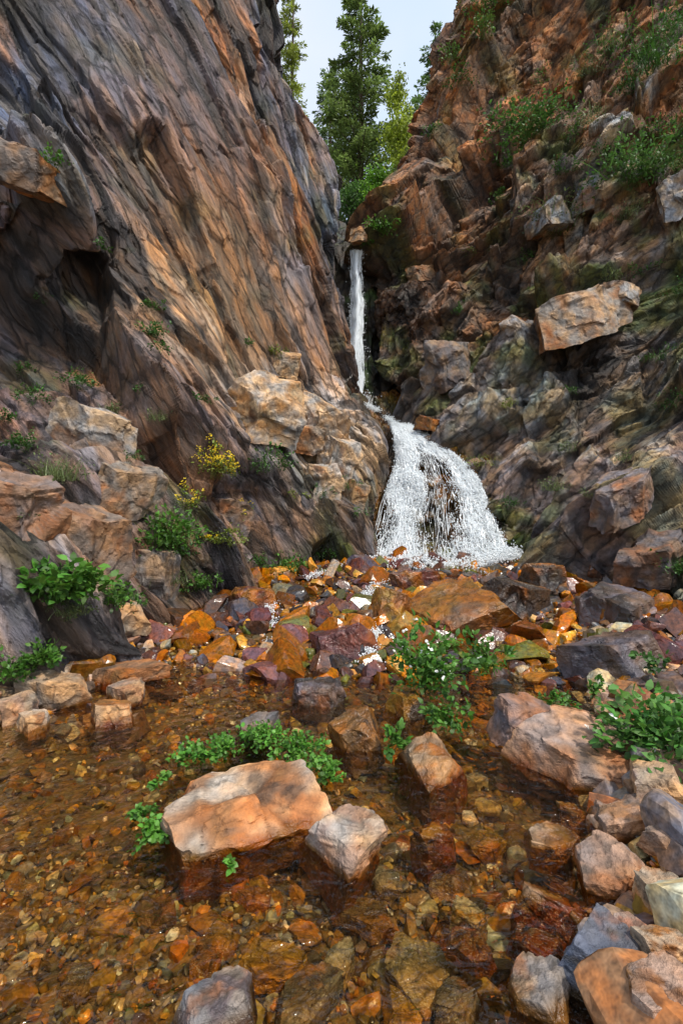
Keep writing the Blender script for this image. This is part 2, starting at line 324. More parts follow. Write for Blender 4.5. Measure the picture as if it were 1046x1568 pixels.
mesh('stream_bed',P,gridfaces(420,420)[:,::-1],M_gr,c,wet=np.full(len(P),.4))
gx,gy=np.meshgrid(np.linspace(-80,80,60),np.linspace(-120,12,60),indexing='ij'); P=np.stack([gx.ravel(),gy.ravel(),gx.ravel()*0-.45],1); P[:,2]+=.1*fbm(P,.2,2,9)
mesh('ground',P,gridfaces(60,60)[:,::-1],M_gr,np.tile(A(.13,.10,.06),(len(P),1)),wet=np.zeros(len(P)))
gx,gy=np.meshgrid(np.linspace(-6,6.5,140),np.linspace(-3,8.9,260),indexing='ij'); P=np.stack([gx.ravel(),gy.ravel(),waterz(gy.ravel())],1)
P[:,2]+=np.where(P[:,1]>4.3,.03*fbm(P,4,3,530),0)
mesh('pool_water',P,gridfaces(140,260)[:,::-1],M_pool,smooth=True)
# ---------------------------------------------------------------- rocks
def ico(sub):
    bm=bmesh.new(); bmesh.ops.create_icosphere(bm,subdivisions=sub,radius=1)
    v=np.array([x.co[:] for x in bm.verts]); f=np.array([[q.index for q in p.verts] for p in bm.faces]); bm.free(); return v,f
ICO={k:ico(k) for k in (1,2,3,6)}
def chop(v,r,npl=11,lo=.5,hi=.85):
    v=v.copy()*1.15
    for k in range(npl):
        d=r.normal(size=3); d/=np.linalg.norm(d)
        if k<2: d=A(0,0,1.) +.15*d; d/=np.linalg.norm(d); h=.55 if k==0 else .6; d=d if k==0 else -d
        else: h=r.uniform(lo,hi)
        e=v@d-h; v=v-np.maximum(e,0)[:,None]*d
    return v/np.abs(v).max(0)
def chopbox(v,r,top=.42,ns=5):
    v=v.copy()*1.2; pl=[]
    d=A(r.normal(0,.08),r.normal(0,.08),1); pl.append((d,top)); pl.append((A(.05,.05,-1),.5))
    a0=r.uniform(0,6.28)
    for k in range(ns):
        a=a0+(k+r.uniform(-.28,.28))*2*np.pi/ns; pl.append((A(math.cos(a),math.sin(a),r.uniform(-.15,.35)),r.uniform(.58,.78)))
    for k in range(4):
        a=r.uniform(0,6.28); pl.append((A(math.cos(a),math.sin(a),r.uniform(.6,1.4)),r.uniform(.62,.78)))
    for d,h in pl:
        d=d/np.linalg.norm(d); e=v@d-h; v=v-np.maximum(e,0)[:,None]*d
    return v/np.abs(v).max(0)
protos={k:[(chop(ICO[k][0],np.random.default_rng(900+j+k*50),10,.4,.8) if j%2 else chopbox(ICO[k][0],np.random.default_rng(900+j),.45)) for j in range(16)] for k in (2,3)}
def rotm(n_,tilt=.35,r=rng):
    a=r.uniform(0,2*np.pi,n_); tx=r.normal(0,tilt,n_); ty=r.normal(0,tilt,n_)
    ca,sa=np.cos(a),np.sin(a); Z=np.zeros((n_,3,3)); Z[:,0,0]=ca;Z[:,0,1]=-sa;Z[:,1,0]=sa;Z[:,1,1]=ca;Z[:,2,2]=1
    X=np.zeros((n_,3,3)); X[:,0,0]=1;X[:,1,1]=np.cos(tx);X[:,1,2]=-np.sin(tx);X[:,2,1]=np.sin(tx);X[:,2,2]=np.cos(tx)
    Y=np.zeros((n_,3,3)); Y[:,1,1]=1;Y[:,0,0]=np.cos(ty);Y[:,0,2]=np.sin(ty);Y[:,2,0]=-np.sin(ty);Y[:,2,2]=np.cos(ty)
    return X@Y@Z
def scatter(name,pos,rad,pal,w,wet,sub,tilt=.35,flat=(.35,.65)):
    m=len(pos); Rm=rotm(m,tilt); sc=np.stack([np.ones(m),rng.uniform(.5,.95,m),rng.uniform(*flat,m)],1)*rad[:,None]
    pr=np.array(protos[sub])[rng.integers(0,16,m)]
    V=np.einsum('nij,nkj->nki',Rm,pr*sc[:,None,:])+pos[:,None,:]
    nv=pr.shape[1]; Fc=(ICO[sub][1][None]+ (np.arange(m)*nv)[:,None,None]).reshape(-1,3)
    pal=np.array(pal); c=pal[rng.choice(len(pal),m,p=np.array(w)/sum(w))]*rng.uniform(.5,1.4,(m,1))*rng.uniform(.92,1.08,(m,3))
    c=np.repeat(c,nv,0)
    wv=np.repeat(np.full(m,wet) if np.isscalar(wet) else wet,nv)
    return mesh(name,V.reshape(-1,3),Fc,M_peb,c,wet=wv)
def pts(n_,x0,x1,y0,y1,cond=None):
    x=rng.uniform(x0,x1,n_); y=y0+(y1-y0)*rng.uniform(0,1,n_)
    if cond is not None: k=cond(x,y); x,y=x[k],y[k]
    return x,y
amber=[(.33,.18,.055),(.23,.13,.04),(.14,.085,.035),(.38,.29,.15),(.25,.215,.165),(.065,.045,.027),(.28,.11,.03),(.50,.44,.33),(.17,.15,.12)]
x,y=pts(12000,-3.6,3.2,.5,4.7); z=bedz(x,y); r=np.exp(rng.normal(math.log(.019),.48,len(x))); r=np.clip(r,.007,.06)
scatter('pool_pebbles',np.stack([x,y,z+r*.2],1),r,amber,[4,4,4,2,2.2,4,1.5,.8,1.8],.75,2)
x,y=pts(7000,-1.6,1.4,.7,2.2); z=bedz(x,y); r=np.exp(rng.normal(math.log(.012),.4,len(x))); r=np.clip(r,.006,.03)
scatter('pool_pebbles',np.stack([x,y,z+r*.5],1),r,amber,[4,4,4,2.5,2.5,4,1.2,1.2,2],.75,2)
x,y=pts(850,-2.2,2.2,.6,4.6,lambda x,y:rng.uniform(0,1,len(x))<.12+.88*S(-.6,.4,x)); z=bedz(x,y); r=rng.uniform(.035,.095,len(x))
scatter('pool_cobbles',np.stack([x,y,z+r*.25],1),r,amber,[4.5,4,3,2.5,2,2,2.4,.8,1.5],.75,3,.25,(.25,.5))
strm=[(.30,.12,.028),(.18,.075,.023),(.38,.21,.065),(.085,.047,.035),(.105,.05,.045),(.055,.05,.05),(.28,.22,.15),(.09,.09,.025)]
x,y=pts(2700,-2.9,3.9,3.9,8.5,lambda x,y:(x>-3.1+.12*y)); z=bedz(x,y); r=np.clip(np.exp(rng.normal(math.log(.078),.55,len(x))),.03,.26)
scatter('stream_cobbles',np.stack([x,y,z+r*.25],1),r,strm,[4.5,4,2.2,4.5,2.6,3.4,.7,1.4],.92,3,.45,(.3,.65))
x,y=pts(4000,-2.6,3.2,3.8,8.3); z=bedz(x,y); r=rng.uniform(.015,.04,len(x))
scatter('stream_gravel',np.stack([x,y,z+r*.4],1),r,strm,[4.5,3.5,3,3.4,2,2.4,1,.5],.88,2)
bank=[(.35,.25,.17),(.28,.18,.12),(.25,.12,.06),(.17,.15,.14),(.42,.35,.26),(.12,.085,.075)]
x,y=pts(1500,.3,4.2,.7,4.8,lambda x,y:x>xr(y)+.08); z=bedz(x,y); r=np.clip(np.exp(rng.normal(math.log(.07),.5,len(x))),.025,.17)
scatter('bank_rocks',np.stack([x,y,z+r*.3],1),r,bank,[3,3,3.2,2.2,1.2,2.7],.35,3,.4,(.4,.7))
x,y=pts(420,-4.2,-1.35,3.2,5.3,lambda x,y:x<-1.45-.18*(y-3.2)+.1); z=bedz(x,y); r=np.clip(np.exp(rng.normal(math.log(.075),.45,len(x))),.03,.2)
scatter('bank_rocks',np.stack([x,y,z+r*.3],1),r,bank,[3,3,1.8,2,1.5,2.5],.2,3,.4,(.4,.7))
def boulder(pos,size,rz,seed,col,col2=None,wet=0.,tilt=(0,0),name='boulder',detail=1.,top=.42,ns=5):
    r=np.random.default_rng(seed); v=chopbox(ICO[6][0],r,top,ns); sz=np.array(size)/2
    v=v*sz
    D,T,ck=rockify(v+seed,v,np.eye(3),[((1.6/max(size)*1.,)*3,.035*max(size)*detail,.15),((4./max(size),)*3,.015*max(size)*detail,.4),((11./max(size),)*3,.006*max(size),.4)],.05,seed)
    nn=v/np.linalg.norm(v,axis=1,keepdims=True); v=v+nn*D[:,None]
    ca,sa=math.cos(rz),math.sin(rz); Z=np.array([[ca,-sa,0],[sa,ca,0],[0,0,1]])
    a,b=tilt; X=np.array([[1,0,0],[0,math.cos(a),-math.sin(a)],[0,math.sin(a),math.cos(a)]]); Y=np.array([[math.cos(b),0,math.sin(b)],[0,1,0],[-math.sin(b),0,math.cos(b)]])
    p=v@(X@Y@Z).T+np.array(pos)
    c=np.tile(A(*col),(len(p),1)); col2=col2 or tuple(np.array(col)*.55)
    c=mixc(c,A(*col2),S(.0,.3,fbm(v+seed,2.2/max(size)*1.3,4,seed)+.2*T[0]))
    c=mixc(c,A(.28,.11,.035),S(.1,.45,fbm(v+seed*2,2.6/max(size),4,seed+8))*.65)
    c=mixc(c,A(.085,.07,.055),S(.2,.5,fbm(v*A(1,1,2)+seed,5/max(size),4,seed+3))*.7)
    c*=(1+.15*T[1]+.1*T[2])[:,None]*.84; c*=(1-.4*ck)[:,None]
    wl=np.full(len(p),wet+.18)
    if wet<.5 and pos[1]<4.4 and abs(pos[0])<2:
        k=S(.05,.005,p[:,2]+.03*fbm(p,9,2,3)); c=mixc(c,c*A(.44,.28,.13),k); wl=np.maximum(wl,k*.8)
    return mesh(name,p,ICO[6][1],M_boul,c,wet=wl,org=np.array(pos,float))
TAN=(.46,.33,.22);PNK=(.41,.285,.215);RUS=(.30,.13,.045);GRY=(.25,.225,.205);PUR=(.15,.12,.118);PAL=(.54,.42,.31);DRK=(.06,.047,.04);GLD=(.36,.20,.055);MAR=(.12,.053,.05);BLU=(.12,.13,.16)
boulder((-.42,2.23,.0),(.71,.50,.28),.35,11,PAL,(.42,.22,.12),tilt=(.14,-.02),top=.55)
boulder((.03,2.00,-.01),(.33,.38,.34),.9,12,PNK,(.46,.37,.29),tilt=(.25,.1),top=.5,ns=4)
boulder((1.20,2.60,.06),(.70,.50,.28),-.2,13,PNK,(.34,.27,.22),tilt=(.1,.1),top=.5)
boulder((1.05,2.87,.14),(.5,.32,.28),.3,14,(.28,.18,.14),PUR,tilt=(.1,.2))
boulder((.43,2.62,-.01),(.33,.5,.26),.2,15,(.30,.20,.12),RUS,wet=.4,tilt=(.25,0),ns=4)
boulder((.10,2.95,.03),(.34,.5,.28),-.3,16,(.20,.11,.05),DRK,wet=.7,tilt=(.2,-.2),ns=4)
boulder((.42,3.35,.02),(.30,.35,.28),.3,17,GLD,DRK,wet=.7)
boulder((-.16,3.55,.03),(.40,.36,.26),.3,18,DRK,PUR,wet=.8)
boulder((-.02,4.55,.12),(.66,.5,.44),.2,19,MAR,(.16,.07,.06),wet=.8,tilt=(0,-.2))
boulder((1.18,5.35,.32),(1.1,1.3,.34),.5,20,(.25,.12,.04),(.12,.08,.055),wet=.8,tilt=(.35,-.25))
boulder((.50,5.25,.32),(.52,.42,.44),.1,21,GLD,(.24,.11,.04),wet=.5,tilt=(0,.3))
boulder((-.50,3.05,.0),(.32,.3,.2),.4,22,(.20,.17,.15),DRK,wet=.4)
boulder((.38,2.08,-.07),(.20,.18,.2),.4,23,GLD,(.42,.27,.12),wet=.3)
boulder((.43,1.74,-.10),(.14,.14,.14),.4,24,(.42,.34,.22),GLD,wet=.6)
boulder((1.9,5.6,.35),(.9,.6,.5),.4,25,DRK,(.15,.09,.05),wet=.7,tilt=(.1,.2)); boulder((2.6,4.9,.35),(.9,.7,.5),.9,26,PUR,DRK,wet=.5); boulder((2.1,3.9,.2),(.9,.6,.4),.3,27,PUR,DRK,wet=.5,tilt=(0,-.2))
boulder((.9,6.6,.42),(.7,.5,.3),.4,28,MAR,RUS,wet=.8); boulder((2.5,6.3,.5),(.9,.6,.4),.4,29,DRK,RUS,wet=.7); boulder((-1.0,5.9,.3),(.6,.45,.3),.7,30,RUS,MAR,wet=.7)
for k,(u,v,w,h,cl) in enumerate([(420,1470,110,.05,GLD),(330,1440,90,.04,(.3,.16,.05)),(560,1400,95,.05,(.2,.13,.07)),(470,1520,110,.05,(.22,.18,.13)),(640,1480,130,.06,(.32,.25,.14)),(700,1420,90,.05,RUS),(620,1545,100,.05,GLD),(540,1330,110,.05,(.16,.1,.04)),(690,1340,70,.05,(.2,.13,.07)),(240,1390,80,.04,(.18,.12,.07)),(740,1290,70,.05,GLD),(120,1500,70,.04,(.17,.12,.07)),(390,1370,70,.04,RUS),(520,1470,70,.05,(.4,.34,.24)),(590,1350,60,.05,(.28,.24,.19)),(700,1530,90,.06,(.24,.2,.16))]):
    p=G(u,v,-.14); ww=w/F*p[1]*1.15; boulder((p[0],p[1],-.15),(ww,ww*.65,h*1.4),k*1.3,200+k,cl,tuple(np.array(cl)*.6),wet=.7,tilt=(.08*math.sin(k*2),.1*math.cos(k*3)),name='submerged_slab')
for k,(u,v,w,h,cl,c2) in enumerate([(850,1345,95,.10,TAN,PNK),(957,1400,130,.13,(.33,.22,.16),PNK),(885,1285,60,.09,TAN,PAL),(968,1305,100,.11,PNK,(.36,.2,.11)),(950,1580,155,.19,BLU,(.24,.15,.12)),(845,1620,125,.13,GRY,(.38,.28,.19)),
  (845,1440,90,.10,(.32,.14,.06),TAN),(985,1500,90,.10,(.42,.22,.15),PNK),(1030,1420,90,.10,TAN,(.3,.18,.1)),(1040,1265,120,.16,TAN,PNK),(1040,1335,80,.10,(.3,.2,.14),PNK),(1040,1520,90,.10,TAN,RUS),(1015,1205,90,.13,(.4,.3,.21),GRY),(730,1500,75,.05,(.3,.2,.1),GLD),(1050,1640,120,.15,PNK,RUS),(908,1475,80,.09,RUS,TAN),(1010,1600,90,.10,PNK,(.3,.19,.13)),(832,1505,80,.08,RUS,GLD),(325,1675,130,.17,GRY,PUR)]):
    zb=float(bedz(A(G(u,v,0)[0]),A(G(u,v,0)[1]))[0]); zb=min(max(zb,-.08),.06) if u>700 else -.1
    p=G(u,v-5,zb); ww=w/F*p[1]*1.12; boulder((p[0],p[1]+ww*.35,zb+h*.42),(ww,ww*.8,h*1.35),k*.9,40+k,cl,c2,tilt=(.15*math.sin(k*2),.2*math.cos(k*3)),ns=4+k%3)
for k,(u,v,w,h,cl,c2) in enumerate([(65,1090,115,.20,TAN,GRY),(15,1110,60,.18,PNK,TAN),(45,1125,55,.12,PAL,TAN),(190,1080,75,.13,(.36,.24,.17),TAN),(165,965,110,.24,TAN,(.33,.22,.14)),(130,1010,100,.18,(.42,.32,.26),TAN),(235,985,110,.18,(.30,.18,.12),TAN),(95,1005,60,.12,TAN,GRY),(160,1110,80,.12,RUS,TAN),(190,1050,120,.12,(.33,.18,.1),RUS)]):
    p0=G(u,v,.05); zb=max(.0,float(bedz(p0[:1],p0[1:2])[0])-.02); p=G(u,v,zb); ww=w/F*p[1]*1.05; boulder((p[0],p[1]+ww*.3,zb+h*.4),(ww,ww*.8,h*1.3),k*.7,70+k,cl,c2,tilt=(.1*math.sin(k*2),.15*math.cos(k*3)))
AV=np.concatenate(surfV);AN=np.concatenate(surfN); PU=523+F*AV[:,0]/AV[:,1]; PV=784-F*(AV[:,2]-CAMZ)/AV[:,1]
def surf(u,v,rad=5):
    m=((PU-u)**2+(PV-v)**2)
    k=np.where(m<rad*rad)[0]
    if len(k)==0: k=np.array([m.argmin()])
    j=k[AV[k,1].argmin()]; return AV[j],AN[j]
def cb(u,v,size,rz,seed,c1,c2,tilt=(0,0),off=.0,**kw):
    p,n_=surf(u,v); q=p+n_*off; boulder(tuple(q),size,rz,seed,c1,c2,tilt=tilt,**kw)
LP=(.52,.43,.34);LP2=(.40,.30,.21)
cb(402,640,(1.1,.9,1.25),.3,101,LP,(.44,.28,.15),(.2,.3),.12,top=.7)
cb(880,505,(2.0,1.3,1.0),.2,102,(.37,.29,.22),(.25,.10,.03),(.1,-.3),.2)
cb(945,465,(.9,.8,.5),.2,103,(.44,.38,.32),(.27,.2,.15),(0,.2),.2)
cb(150,665,(1.1,.8,.6),.2,104,(.40,.34,.28),(.24,.15,.10),(.1,.35),.1)
cb(45,275,(1.1,.8,.4),.5,105,(.36,.20,.10),(.22,.16,.12),(.2,.35),.05)
cb(840,345,(1.2,.9,.6),.3,106,(.38,.36,.33),(.24,.2,.16),(.1,-.2),.1)
cb(900,310,(1.0,.9,.7),.8,126,(.38,.37,.34),(.24,.21,.17),(.1,-.2),.05)
cb(640,420,(.8,.7,.5),.5,107,(.26,.17,.10),(.2,.11,.06),(.1,-.2))
cb(690,560,(1.3,.8,1.0),.5,108,(.22,.18,.15),(.14,.105,.09),(.2,-.3),0)
cb(1035,300,(1.2,.8,.9),.5,109,(.38,.35,.32),(.25,.18,.12),(.2,-.3),0)
cb(130,820,(1.0,.7,.7),.5,110,(.30,.21,.15),(.22,.14,.10),(.2,.3),0)
cb(195,745,(.9,.6,.7),.9,111,(.31,.24,.18),(.22,.15,.11),(.2,.3),0)
cb(30,770,(.8,.6,.6),.9,121,(.28,.2,.16),(.3,.14,.07),(.2,.3),0)
cb(950,760,(1.2,.8,.6),.9,112,(.26,.21,.19),(.17,.135,.12),(.2,-.3),0)
cb(1000,850,(1.2,.7,.7),.3,122,(.18,.145,.13),(.13,.10,.09),(.2,-.2),0)
cb(490,650,(1.4,1.0,1.0),.4,113,LP,LP2,(.25,.35),-.12,top=.6)
cb(525,705,(.9,.7,.9),.9,123,LP,LP2,(.2,.35),-.12,top=.6)
cb(552,770,(.6,.6,.8),.2,124,(.32,.24,.16),(.2,.13,.08),(.1,.3),-.14,top=.7,wet=.4)
cb(495,745,(.8,.6,.7),.4,114,LP,LP2,(.2,.2),.02,top=.6)
cb(440,560,(.7,.6,.6),.4,125,(.45,.32,.2),LP2,(.2,.3),.02)
cb(655,650,(.6,.5,.3),.4,115,RUS,DRK,(.1,.1),.0,wet=.8)
cb(548,366,(.4,.5,.4),.4,116,(.40,.25,.14),(.25,.18,.12),(.1,.1),.05)
cb(240,880,(.6,.5,.8),.4,118,(.25,.2,.16),(.17,.135,.11),(.1,.1),.0)
cb(350,790,(.8,.5,.6),.4,119,(.22,.17,.14),(.17,.12,.09),(.2,.3),.0)
# ---------------------------------------------------------------- falling water
def ribbons(path,ns,name,mat,width,sfun,seglen,seed,parent,npt=9,off=.02,dens=None,wig=.012):
    r=np.random.default_rng(seed)
    s=sfun(r,ns); t0=r.uniform(-.05,1,ns)
    if dens is not None:
        k=dens(s,t0)>r.uniform(0,1,ns); s=s[k];t0=t0[k];ns=len(s)
    L=r.uniform(*seglen,ns); w=r.uniform(*width,ns)
    k=np.linspace(0,1,npt)[None,:]; T=np.clip(t0[:,None]+k*L[:,None],0,1)
    sw=vnoise(np.stack([np.repeat(s,npt)*7,T.ravel()*5,0*T.ravel()],1),1.,seed).reshape(ns,npt)
    Sx=s[:,None]+wig*2*sw+r.normal(0,wig*.7,ns)[:,None]*k
    Pm=path(Sx.ravel(),T.ravel(),r,ns,npt)
    Pm=Pm.reshape(ns,npt,3)+A(0,-off,0)*r.uniform(.2,2.5,ns)[:,None,None]
    ww=(w[:,None]*np.sin(np.pi*np.clip(k*.94+.03,0,1))**.6)[...,None]
    ang=r.uniform(-.6,.6,ns); side=np.stack([np.cos(ang),np.sin(ang),r.normal(0,.3,ns)],1)[:,None,:]
    V=np.stack([Pm-side*ww,Pm+side*ww],2).reshape(-1,3)
    b=np.arange(ns)[:,None]*npt*2+np.arange(npt-1)[None,:]*2; b=b.ravel()
    return mesh(name,V,np.stack([b,b+1,b+3,b+2],1),mat,smooth=True,parent=parent)
Cf=np.array([[W(*p) for p in rw] for rw in [
 [(598,650,10.5),(612,650,10.4),(626,652,10.4),(640,655,10.4)],
 [(604,672,9.7),(622,670,9.65),(642,670,9.65),(664,674,9.7)],
 [(602,718,9.25),(635,712,9.1),(670,708,9.1),(716,716,9.2)],
 [(581,780,8.8),(640,775,8.65),(690,775,8.65),(750,775,8.75)],
 [(562,864,8.3),(635,868,8.1),(700,868,8.1),(776,848,8.3)]]])
Df=crsp(crsp(Cf,60,0),60,1)
def fan(s,t,r,ns,npt):
    q=np.stack([s*6,t*6,0*s],1); dz=vnoise(q,1.,31)*.07+vnoise(q,2.6,33)*.035
    tt=t+.05*vnoise(np.stack([s*4,0*s,0*s],1),1.,41); step=(tt*5-np.floor(tt*5)); dz=dz+.09*(step-.5)  # ledge to ledge
    s=np.clip(s+.02*vnoise(np.stack([s*3,t*9,0*s],1),1.,43),0,1)*58.99;t=np.clip(t,0,1)*58.99;i=s.astype(int);j=t.astype(int);a=(s-i)[:,None];b=(t-j)[:,None]
    p=(Df[j,i]*(1-a)+Df[j,i+1]*a)*(1-b)+(Df[j+1,i]*(1-a)+Df[j+1,i+1]*a)*b
    p[:,1]+=dz; return p
wf=empty('lower_cascade',W(660,800,8.6))
def dn(s,t):
    q=np.stack([s*6,t*5,0*s],1); nse=vnoise(q,1.,5)+.6*vnoise(q,2.7,9)
    tt=t+.05*vnoise(np.stack([s*4,0*s,0*s],1),1.,41); step=(tt*5-np.floor(tt*5))
    edge=1.15*np.exp(-((s-.13-.10*t)/.15)**2)+1.35*np.exp(-((s-.87)/.11)**2)+.9*S(.45,.1,t)+.7*S(.82,1.,t)
    return np.clip(.15+edge*.95+.7*nse+.25*S(.75,1,step),.03,1)
uni=lambda r,m:r.uniform(0,1,m)
ribbons(fan,13500,'strands',M_fall,(.002,.007),uni,(.012,.05),1,wf,5,dens=dn,wig=.02,off=.04)
ribbons(fan,2400,'fine_strands',M_fall,(.001,.0028),uni,(.05,.16),2,wf,6,dens=lambda s,t:.25+.6*dn(s,t),wig=.02)
def drops(name,p,lo,hi,parent,mat=M_fall,sub=1):
    v,f=ICO[sub]; m=len(p); rr=lo+(hi-lo)*r.uniform(0,1,m)**1.8
    V=(v[None]*rr[:,None,None]*A(1,1,1.3)+p[:,None,:]).reshape(-1,3); Fc=(f[None]+(np.arange(m)*len(v))[:,None,None]).reshape(-1,3)
    return mesh(name,V,Fc,mat,smooth=True,parent=parent)
nn=85000; r=np.random.default_rng(5); s=r.uniform(0,1,nn); t=r.uniform(0,1,nn)**.75; k=dn(s,t)**1.3>r.uniform(0,1,nn); s=s[k];t=t[k]; p=fan(s+r.normal(0,.012,len(s)),t,r,1,1)+r.normal(0,.022,(len(s),3))+A(0,-.06,0)
drops('froth',p,.002,.012,wf)
nb=13000; s=r.uniform(-.03,1.03,nb); p=fan(s,np.ones(nb),r,1,1)+np.stack([r.normal(0,.08,nb),r.normal(-.14,.16,nb),np.abs(r.normal(0,.07,nb))-.02],1); drops('foam',p,.003,.015,wf)
uf=empty('upper_waterfall',W(545,500,12))
def up(s,t,r,ns,npt):
    v=384+t*230; half=8+3*S(.05,.5,t)+2.5*vnoise(np.stack([t*9,0*t,0*t],1),1.,3)+3*S(.5,.9,t)*(1-S(.9,1,t)); u=545+2*np.sin(t*5)+1.2*vnoise(np.stack([t*14,0*t,0*t],1),1.,4)+(s-.5)*2*half; d=11.6-.3*t+.1*np.cos(s*6)
    return np.stack([(u-523)/F*d,d,CAMZ+(784-v)/F*d],1)
cen=lambda r,m:np.clip(r.normal(.5,.21,m),0,1)
ud=lambda s,t:np.clip(.7+.8*vnoise(np.stack([s*5,t*7,0*s],1),1.,61)+.5*S(.25,0,np.abs(s-.5)),.12,1)
ribbons(up,5200,'strands',M_fall,(.002,.008),cen,(.02,.10),3,uf,6,wig=.05,dens=ud)
s=r.normal(.5,.25,13000); t=r.uniform(0,1,13000); k=ud(s,t)>r.uniform(0,1,13000); s=s[k];t=t[k]
p=up(s,t,r,1,1)+r.normal(0,.018,(len(s),3)); drops('froth',p,.003,.011,uf)
p=up(r.normal(.5,.5,3000),r.normal(1,.02,3000),r,1,1)+r.normal(0,.05,(3000,3)); drops('splash',p,.003,.010,uf)
# water slipping over the ledge between the two falls
def spill(name,path,n_,w,lo=.003,hi=.010):
    C=crsp(np.array(path,float),60,0); t=r.uniform(0,1,n_); k=(vnoise(np.stack([t*9,0*t,0*t],1),1.,int(n_%97))>-.35); t=t[k]; i=np.minimum((t*58.99).astype(int),58); q=C[i]+(C[i+1]-C[i])*(t*58.99-i)[:,None]
    q=q+r.normal(0,w,q.shape)*A(1,1,.45)
    e=empty(name,q.mean(0)); drops('foam',q,lo,hi,e)
spill('ledge_spill',[W(550,612,11.25),W(566,622,10.9),W(585,632,10.6),W(604,648,10.3),W(618,656,10.1)],3200,.05)
def riffle(path,n_,w):
    C=crsp(np.array(path,float),60,0); t=r.uniform(0,1,n_); k=(vnoise(np.stack([t*14,0*t,0*t],1),1.,int(w*1000))>-.1); t=t[k]; i=np.minimum((t*58.99).astype(int),58); q=C[i]+(C[i+1]-C[i])*(t*58.99-i)[:,None]
    x=q[:,0]+r.normal(0,w,len(t)); y=q[:,1]+r.normal(0,w*1.2,len(t)); p=np.stack([x,y,np.maximum(waterz(y),bedz(x,y))+.045+np.abs(r.normal(0,.02,len(t)))],1)
    e=empty('stream_riffle',p.mean(0)); drops('foam',p,.002,.008,e)
riffle([(1.1,8.0),(.75,7.2),(.35,6.3),(.25,5.6),(.30,5.0),(.22,4.6),(.26,4.2)],4500,.05)
riffle([(.3,7.9),(-.3,7.2),(-.75,6.3),(-.8,5.5),(-.62,4.9),(-.6,4.5)],3200,.045)
riffle([(1.9,7.8),(2.1,7.0),(1.95,6.4)],900,.05)
# ---------------------------------------------------------------- vegetation
def leaves(C,Ax,Nn,L,Wd):
    m=len(C); Ax=Ax/np.linalg.norm(Ax,axis=1,keepdims=True); Sd=np.cross(Ax,Nn); Sd/=np.linalg.norm(Sd,axis=1,keepdims=True)+1e-9; Up=np.cross(Sd,Ax)
    L=L[:,None];Wd=Wd[:,None]
    v=np.stack([C,C+Ax*L*.35-Sd*Wd*.5+Up*Wd*.15,C+Ax*L*.7-Sd*Wd*.38+Up*Wd*.1,C+Ax*L-Up*Wd*.1,C+Ax*L*.7+Sd*Wd*.38+Up*Wd*.1,C+Ax*L*.35+Sd*Wd*.5+Up*Wd*.15],1).reshape(-1,3)
    f=np.array([[0,1,5],[1,2,5],[2,4,5],[2,3,4]]); return v,(f[None]+(np.arange(m)*6)[:,None,None]).reshape(-1,3)
def merge(parts):
    V=[];Fc=[];C=[];o=0
    for v,f,c in parts: V.append(v);Fc.append(f+o);C.append(c);o+=len(v)
    return np.concatenate(V),np.concatenate(Fc),np.concatenate(C)
def blades(base,dirs,L,w,r,bend=.5):
    m=len(base); k=np.linspace(0,1,5); side=np.cross(dirs,A(0,0,1)+r.normal(0,.2,(m,3))); side/=np.linalg.norm(side,axis=1,keepdims=True)+1e-9
    out=dirs.copy(); out[:,2]=0
    V=[]
    for kk in k:
        c=base+dirs*(L*kk)[:,None]+out*(L*bend*kk*kk)[:,None]-A(0,0,1)*(L*bend*.6*kk**2.5)[:,None]; ww=(w*(1-kk*.9))[:,None]
        V+= [c-side*ww,c+side*ww]
    V=np.stack(V,1).reshape(-1,3); b=(np.arange(m)*10)[:,None]+np.arange(4)[None]*2; b=b.ravel()
    f=np.concatenate([np.stack([b,b+1,b+3],1),np.stack([b,b+3,b+2],1)]); return V,f
GR=A(.075,.19,.022);DG=A(.055,.14,.022);YG=A(.18,.23,.03);GG=A(.13,.17,.06)
sd=[1000]
